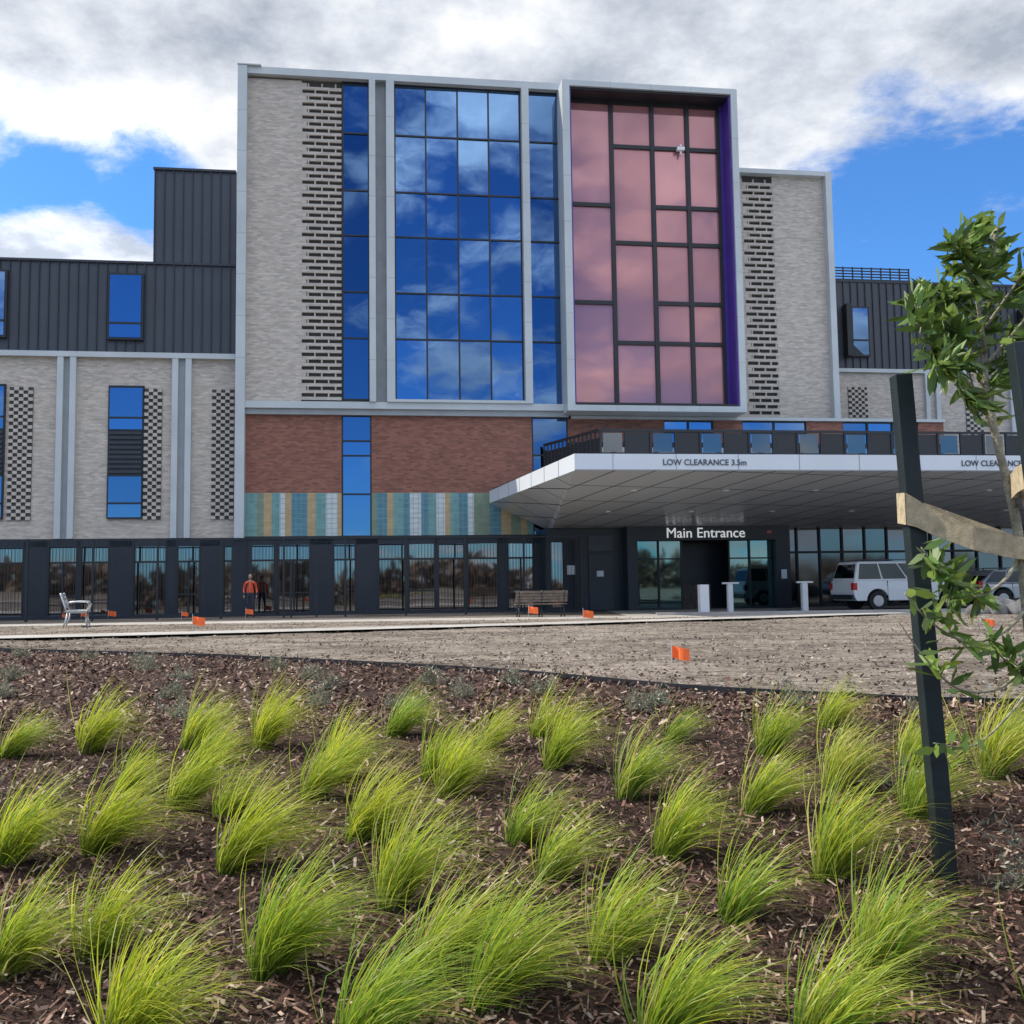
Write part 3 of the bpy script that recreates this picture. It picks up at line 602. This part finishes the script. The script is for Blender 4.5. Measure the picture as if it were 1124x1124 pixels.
# ------------------------------------------------------------------ bollards, markers
def bollard(loc,w,h,arm=False):
    o=empty('bollard',loc,TH); b=B(); b.box(-w/2,w/2,-w/2,w/2,0,h); b.done('post',o,M['white'],.03)
    b=B(); b.box(-w/2-.02,w/2+.02,-w/2-.02,w/2+.02,0,.03); b.done('base_plate',o,M['alu'])
    if arm: b=B(); b.box(-.3,.35,-.05,.05,h,h+.07); b.done('cap_bar',o,M['alu'],.01)
for (x,y,w,a) in ((6.75,34.4,.33,False),(8.05,36.0,.20,True),(10.9,36.3,.22,True)): bollard((x,y,.03),w,1.07,a)
def flag(x,y,w,h):
    o=empty('marker_flag',(x,y,tz(y)+.06),random.uniform(-.4,.4)); b=B(); b.tube([(0,0,-.12),(0,0,h+.08)],.006,6); b.done('wire',o,M['alu'])
    f=B(); K=6
    P=[(i/K*w,.03*math.sin(i*1.3),h-.02*i/K*2) for i in range(K+1)]
    for a,c in zip(P,P[1:]): f.poly([(a[0],a[1],a[2]-h*.6),(c[0],c[1],c[2]-h*.55),(c[0],c[1],c[2]+.02),(a[0],a[1],a[2]+.03)])
    f.done('cloth',o,M['orange'])
for x,y,w,h in ((-8.0,24.2,.32,.32),(1.83,11.3,.20,.20),(1.9,26.5,.3,.3),(.5,32.2,.32,.34),(-16,38.3,.3,.3),(-17.2,38.6,.25,.28),(-13,38,.25,.22),(-10.6,38.4,.3,.3),(9.0,18.6,.16,.2),(9.5,19.6,.2,.16),(-17.9,38.5,.2,.2)): flag(x,y,w,h)

rk=empty('boulders',(14.2,28.6,0))
for i,(x,y,r) in enumerate(((-.55,0,.32),(0,.1,.42),(.6,0,.36),(1.2,.2,.45),(.3,.5,.5),(1.8,.1,.4))):
    bm=bmesh.new(); bmesh.ops.create_icosphere(bm,subdivisions=3,radius=r)
    for v in bm.verts: v.co*=1+.35*noise.noise(v.co*2.2+Vector((i*7,0,0))); v.co.z*=.75
    me=bpy.data.meshes.new('rock'); bm.to_mesh(me); bm.free(); o=obj('rock_%d'%(i+1),me,rk,M['rock']); o.location=(x,y,tz(28)+r*.4)

# ------------------------------------------------------------------ vehicles
def car(name,loc,rz,paint,Ln=4.85,Ht=1.86,hood=3.55,roof=(.28,2.75),belt=1.12,W=1.88):
    o=empty(name,loc,rz); b=B(); r=.45; sill=.36
    fx,rx=Ln-.92,.98
    prof=[(0.03,.5),(0,.7),(.04,belt),(hood,belt),(Ln-.35,belt-.10),(Ln-.06,belt-.22),(Ln,.55),(Ln-.05,.40)]
    def arch(cx): return [(cx+r*math.cos(a),max(sill,.36+r*math.sin(a))) for a in [math.pi*k/10 for k in range(11)]]
    bot=[(Ln-.2,sill)]+arch(fx)+arch(rx)+[(.12,sill)]
    P=prof+bot; n=len(P)
    for yy,ins in ((-W/2,0),(W/2,0)):
        b.v+=[(x,yy*(1 if z<.95 else .97),z) for x,z in P]
    b.f.append(tuple(range(n))); b.f.append(tuple(range(2*n-1,n-1,-1)))
    for i in range(n): j=(i+1)%n; b.f.append((j,i,n+i,n+j))
    b.done('body',o,paint,.03)
    z0,z1=belt-.01,Ht; yb,yt=W/2*.965,W/2*.80
    g=B(); g.v+=[(.06,-yb,z0),(hood+.02,-yb,z0),(hood+.02,yb,z0),(.06,yb,z0),(roof[0],-yt,z1),(roof[1],-yt,z1),(roof[1],yt,z1),(roof[0],yt,z1)]
    g.f+=[(0,3,2,1),(4,5,6,7),(0,1,5,4),(1,2,6,5),(2,3,7,6),(3,0,4,7)]; g.done('cabin',o,paint,.05)
    gl=B()
    def q(sgn,s0,s1,t0,t1):
        pts=[]
        for s_,t_ in ((s0,t0),(s1,t0),(s1,t1),(s0,t1)):
            xa=.06+(hood-.04)*s_; xb=roof[0]+(roof[1]-roof[0])*s_; x=xa+(xb-xa)*t_; y=yb+(yt-yb)*t_; z=z0+(z1-z0)*t_
            pts.append((x,sgn*(y+.012),z+.004))
        gl.poly(pts if sgn<0 else pts[::-1])
    for sg in (-1,1): q(sg,.04,.315,.10,.88); q(sg,.335,.62,.10,.88); q(sg,.64,.95,.10,.88)
    e=.012
    gl.poly([(hood+.0+e,-yb*.9,z0+.07),(hood+e,yb*.9,z0+.07),(roof[1]+.08+e,yt*.92,z1-.07),(roof[1]+.08+e,-yt*.92,z1-.07)])
    gl.poly([(.06+.035-e,yb*.88,z0+.12),(.06+.035-e,-yb*.88,z0+.12),(roof[0]-.035-e,-yt*.88,z1-.1),(roof[0]-.035-e,yt*.88,z1-.1)])
    gl.done('windows',o,M['carglass'])
    ty=B(); al=B()
    for cx in (fx,rx):
        for sg in (-1,1):
            ys=sorted((sg*(W/2-.22),sg*(W/2+.01))); ty.tube([(cx,ys[0],.36),(cx,ys[1],.36)],.36,24)
            yo=sg*(W/2+.012); al.tube([(cx,yo-.01,.36),(cx,yo+.01,.36)],.21,14)
    ty.done('tyres',o,M['tyre']); al.done('wheels',o,M['alloy'])
    d=B(); d.box(-.05,.12,-W/2+.05,W/2-.05,.42,.60); d.box(Ln-.1,Ln+.04,-W/2+.08,W/2-.08,.42,.6)
    d.box(.3,roof[1]-.2,-yt+.08,-yt+.11,z1+.05,z1+.08); d.box(.3,roof[1]-.2,yt-.11,yt-.08,z1+.05,z1+.08)
    for xx in (.35,roof[1]-.3): d.box(xx,xx+.04,-yt+.08,-yt+.11,z1-.02,z1+.05); d.box(xx,xx+.04,yt-.11,yt-.08,z1-.02,z1+.05)
    for sg in (-1,1): d.box(hood-.55,hood-.4,sg*(W/2+.02)-.09,sg*(W/2+.02)+.09,belt+.02,belt+.18)
    for k in (1.38,2.42): d.box(k,k+.012,-W/2-.004,W/2+.004,.45,belt)
    d.done('bumpers_and_trim',o,M['charcoal'])
    l=B(); 
    for sg in (-1,1): l.box(-.02,.14,sg*(W/2-.09)-.09,sg*(W/2-.09)+.094,.78,1.05)
    l.done('tail_lamps',o,M['redlamp']); l=B()
    for sg in (-1,1): l.box(Ln-.16,Ln+.01,sg*(W/2-.2)-.17,sg*(W/2-.2)+.17,.68,.84)
    l.done('head_lamps',o,M['alu']); return o
car('parked_car',(12.75,37.6,.03),math.radians(9),M['carw'])
car('parked_car',(18.2,38.9,.02),math.radians(6),M['carg'],Ln=4.6,Ht=1.50,hood=3.25,roof=(.75,2.35),belt=.95,W=1.8)

# ------------------------------------------------------------------ person behind the fence
def person(loc,rz):
    o=empty('worker_person',loc,rz)
    J={'pel':(0,0,.95),'ch':(0,0,1.25),'nk':(0,0,1.47),'hb':(0,.01,1.56),
       'lh':(-.10,0,.92),'lk':(-.12,-.02,.50),'la':(-.12,.03,.09),'lt':(-.13,-.13,.04),'rh':(.10,0,.92),'rk':(.13,-.04,.50),'ra':(.14,.02,.09),'rt':(.15,-.13,.04),
       'ls':(-.19,0,1.41),'le':(-.25,.02,1.14),'lw':(-.24,-.1,.90),'rs':(.19,0,1.41),'re':(.26,.02,1.14),'rw':(.25,-.12,.91)}
    R={'pel':.15,'ch':.15,'nk':.06,'hb':.055,'lh':.09,'lk':.06,'la':.045,'lt':.04,'rh':.09,'rk':.06,'ra':.045,'rt':.04,'ls':.07,'le':.045,'lw':.03,'rs':.07,'re':.045,'rw':.03}
    Ed=[('pel','ch'),('ch','nk'),('nk','hb'),('pel','lh'),('lh','lk'),('lk','la'),('la','lt'),('pel','rh'),('rh','rk'),('rk','ra'),('ra','rt'),('nk','ls'),('ls','le'),('le','lw'),('nk','rs'),('rs','re'),('re','rw')]
    ks=list(J); me=bpy.data.meshes.new('body'); me.from_pydata([J[k] for k in ks],[(ks.index(a),ks.index(b)) for a,b in Ed],[]); b=obj('body',me,o)
    md=b.modifiers.new('s','SKIN'); sv=me.skin_vertices[0].data
    for i,k in enumerate(ks): sv[i].radius=(R[k],R[k]*.75 if k in('pel','ch') else R[k]); sv[i].use_root=(k=='pel')
    b.modifiers.new('ss','SUBSURF').levels=2; b.modifiers['ss'].render_levels=2
    m,t,p=newmat('work_clothes'); tc=N(t,'ShaderNodeTexCoord'); s=N(t,'ShaderNodeSeparateXYZ'); r=N(t,'ShaderNodeValToRGB'); r.color_ramp.interpolation='CONSTANT'
    dv=N(t,'ShaderNodeMath',operation='DIVIDE'); dv.inputs[1].default_value=2; t.links.new(tc.outputs['Object'],s.inputs[0]); t.links.new(s.outputs[2],dv.inputs[0]); t.links.new(dv.outputs[0],r.inputs[0])
    e=r.color_ramp.elements; e[0].color=(.02,.02,.02,1); e[1].position=.055; e[1].color=(.03,.035,.06,1)
    for ps,c in ((.51,(.75,.10,.03,1)),(.74,(.45,.28,.2,1))): q=e.new(ps); q.color=c
    t.links.new(r.outputs[0],p.inputs['Base Color']); me.materials.append(m)
    bm=bmesh.new(); bmesh.ops.create_uvsphere(bm,u_segments=20,v_segments=14,radius=1)
    for v in bm.verts:
        v.co.x*=.078; v.co.y*=.098; v.co.z*=.122
        if v.co.z<-.04: v.co.x*=.82; v.co.y=v.co.y*.9-.008
    me=bpy.data.meshes.new('head'); bm.to_mesh(me); bm.free(); h=obj('head',me,o,M['skin']); h.location=(0,-.01,1.66)
    nb=B(); nb.box(-.012,.012,-.125,-.09,1.635,1.67); nb.box(-.084,-.074,-.01,.02,1.63,1.69); nb.box(.074,.084,-.01,.02,1.63,1.69); nb.done('nose_and_ears',o,M['skin'],.004)
    eb=B(); eb.box(-.04,-.02,-.103,-.09,1.675,1.685); eb.box(.02,.04,-.103,-.09,1.675,1.685); eb.box(-.022,.022,-.105,-.09,1.60,1.607); eb.done('eyes_and_mouth',o,M['hair'])
    bm=bmesh.new(); bmesh.ops.create_uvsphere(bm,u_segments=16,v_segments=10,radius=1)
    for v in bm.verts: v.co.x*=.085; v.co.y=v.co.y*.103+.012; v.co.z=max(v.co.z,.05)*.13
    me=bpy.data.meshes.new('hair'); bm.to_mesh(me); bm.free(); h=obj('hair',me,o,M['hair']); h.location=(0,0,1.665)
    hd=B()
    for sx in (-1,1):
        bx=(-.24 if sx<0 else .25); by=(-.1 if sx<0 else -.12); hd.tube([(bx,by,.90),(bx,by-.02,.82)],[.028,.035],8)
        for k in range(4): hd.tube([(bx,by-.045+k*.018,.82),(bx,by-.05+k*.018,.785),(bx-sx*.01,by-.05+k*.018,.75+.006*abs(k-1.5))],[.009,.008,.007],6)
        hd.tube([(bx,by-.05,.86),(bx-sx*.01,by-.075,.82),(bx-sx*.01,by-.08,.79)],[.01,.009,.008],6)
    hd.done('hands',o,M['skin'],smooth=True)
person((-10.75,39.6,0),.3)

# ------------------------------------------------------------------ trees beyond the site (seen reflected in the glazing)
Vs=[];Fs=[];Cs=[];off=0
for i in range(60):
    x0=-110+i*3.9+random.uniform(-2,2); y0=-75+random.uniform(-8,8); hh=random.uniform(3.4,6.0)
    n=150; u=rng.normal(0,1,(n,3)); u/=np.linalg.norm(u,axis=1)[:,None]; cent=np.array([x0,y0,hh*.5-.5])+u*np.array([3.8,3.5,hh*.5])*(rng.random((n,1))**.35)
    V,F_,c=leafquads(cent,u,1.2+.8*rng.random(n),.9+.5*rng.random(n),np.array([.22,.16,.115])*(.7+.6*rng.random((n,1)))); Vs.append(V);Fs.append(F_+off);Cs.append(c);off+=len(V)
colmesh('distant_tree_row',np.concatenate(Vs),np.concatenate(Fs),np.concatenate(Cs),M['clod'])

# ------------------------------------------------------------------ sky, clouds and sun
Wd=bpy.data.worlds.new('World'); S.world=Wd; Wd.use_nodes=True; t=Wd.node_tree; t.nodes.clear()
out=N(t,'ShaderNodeOutputWorld'); bgn=N(t,'ShaderNodeBackground'); t.links.new(bgn.outputs[0],out.inputs[0])
sun=Vector((-.70,.17,.69)).normalized()
sk=N(t,'ShaderNodeTexSky',sky_type='NISHITA'); sk.sun_disc=False; sk.sun_elevation=math.asin(sun.z); sk.sun_rotation=math.atan2(sun.x,sun.y); sk.air_density=1; sk.dust_density=.3; sk.ozone_density=2.5
tc=N(t,'ShaderNodeTexCoord'); sp=N(t,'ShaderNodeSeparateXYZ'); t.links.new(tc.outputs['Generated'],sp.inputs[0])
def Mth(op,a,b=None,c=None):
    n=N(t,'ShaderNodeMath',operation=op)
    for i,v in enumerate((a,b,c)):
        if v is None: continue
        if isinstance(v,(int,float)): n.inputs[i].default_value=v
        else: t.links.new(v,n.inputs[i])
    return n.outputs[0]
zz=Mth('ADD',Mth('MAXIMUM',sp.outputs[2],0),.22)
cb=N(t,'ShaderNodeCombineXYZ'); t.links.new(Mth('DIVIDE',sp.outputs[0],zz),cb.inputs[0]); t.links.new(Mth('DIVIDE',sp.outputs[1],zz),cb.inputs[1])
n1=N(t,'ShaderNodeTexNoise'); n1.inputs['Scale'].default_value=2.0; n1.inputs['Detail'].default_value=8; n1.inputs['Roughness'].default_value=.63; n1.inputs['Distortion'].default_value=.25
n2=N(t,'ShaderNodeTexNoise'); n2.inputs['Scale'].default_value=2.9; n2.inputs['Detail'].default_value=7; n2.inputs['Roughness'].default_value=.62
mp=N(t,'ShaderNodeMapping'); mp.inputs['Location'].default_value=(3.1,1.7,0); t.links.new(cb.outputs[0],mp.inputs[0]); t.links.new(mp.outputs[0],n2.inputs['Vector']); t.links.new(cb.outputs[0],n1.inputs['Vector'])
def patch(x,y,z,r0,r1,amt):
    v=Vector((x,y,z)).normalized(); d=N(t,'ShaderNodeVectorMath',operation='DISTANCE'); t.links.new(tc.outputs['Generated'],d.inputs[0]); d.inputs[1].default_value=v
    m=N(t,'ShaderNodeMapRange'); m.interpolation_type='SMOOTHSTEP'; m.inputs['From Min'].default_value=r0; m.inputs['From Max'].default_value=r1; m.inputs['To Min'].default_value=amt; m.inputs['To Max'].default_value=0
    t.links.new(d.outputs['Value'],m.inputs['Value']); return m.outputs[0]
bias=None
for a in ((.47,1,.34,.07,.20,-.26),(.50,1,.62,.03,.2,.03),(.50,1,.47,.02,.10,.06),(-.42,1,.44,.03,.10,-.19),(-.54,1,.45,.02,.09,-.17),(-.47,1,.64,.08,.17,.16),(.20,1,.60,.05,.22,.17),(-.12,1,.62,.05,.22,.17),(-.25,1,.5,.03,.12,.08),(0,-1,.16,.08,.32,-.22),(-.5,-1,.12,.05,.3,-.2),(.3,1,.46,.03,.12,.10),(-.46,1,.345,.02,.09,.24)):
    p_=patch(*a); bias=p_ if bias is None else Mth('ADD',bias,p_)
den=Mth('ADD',Mth('ADD',n1.outputs['Fac'],bias),.0)
mk=N(t,'ShaderNodeMapRange'); mk.interpolation_type='SMOOTHSTEP'; mk.inputs['From Min'].default_value=.40; mk.inputs['From Max'].default_value=.56; t.links.new(den,mk.inputs['Value'])
shade=N(t,'ShaderNodeValToRGB'); e=shade.color_ramp.elements; e[0].position=.41; e[0].color=(1.1,1.1,1.1,1); e[1].position=.63; e[1].color=(.42,.47,.56,1); q=e.new(.52); q.color=(.75,.79,.86,1)
thick=Mth('ADD',Mth('MULTIPLY',n2.outputs['Fac'],.82),Mth('MULTIPLY',den,.18)); t.links.new(thick,shade.inputs[0])
br1=Mth('ADD',1.05,patch(-.48,1,.34,.02,.22,.5)); br2=Mth('ADD',br1,patch(0,-1,1.9,.25,1.1,2.2))  # extra brightness added to unseen clouds behind the camera, filling the shaded facade
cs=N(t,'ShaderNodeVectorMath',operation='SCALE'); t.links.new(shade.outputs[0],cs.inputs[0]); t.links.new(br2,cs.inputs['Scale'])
skt=N(t,'ShaderNodeMix',data_type='RGBA',blend_type='MULTIPLY'); skt.inputs[0].default_value=1; skt.inputs[7].default_value=(.075,.14,.21,1); t.links.new(sk.outputs[0],skt.inputs[6])
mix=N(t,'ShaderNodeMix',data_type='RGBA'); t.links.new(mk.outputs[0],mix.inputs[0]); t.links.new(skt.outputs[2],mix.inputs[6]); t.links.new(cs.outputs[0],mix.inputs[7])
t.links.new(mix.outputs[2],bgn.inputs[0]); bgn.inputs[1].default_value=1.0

sl=bpy.data.lights.new('sun','SUN'); sl.energy=5.0; sl.angle=math.radians(.5); sl.color=(1,.93,.80)
so_=bpy.data.objects.new('sun',sl); COL.objects.link(so_); so_.rotation_euler=(-sun).to_track_quat('-Z','Y').to_euler(); so_.location=(-30,10,40)

# ------------------------------------------------------------------ camera
cd=bpy.data.cameras.new('camera'); cam=bpy.data.objects.new('camera',cd); COL.objects.link(cam); S.camera=cam
cd.sensor_width=36; cd.lens=36*1060/1124; cd.clip_start=.05; cd.clip_end=4000
cam.matrix_world=Matrix.Translation((0,0,1.15))@(Matrix.Rotation(math.radians(94.37),4,'X')@Matrix.Rotation(math.radians(-.8),4,'Z'))
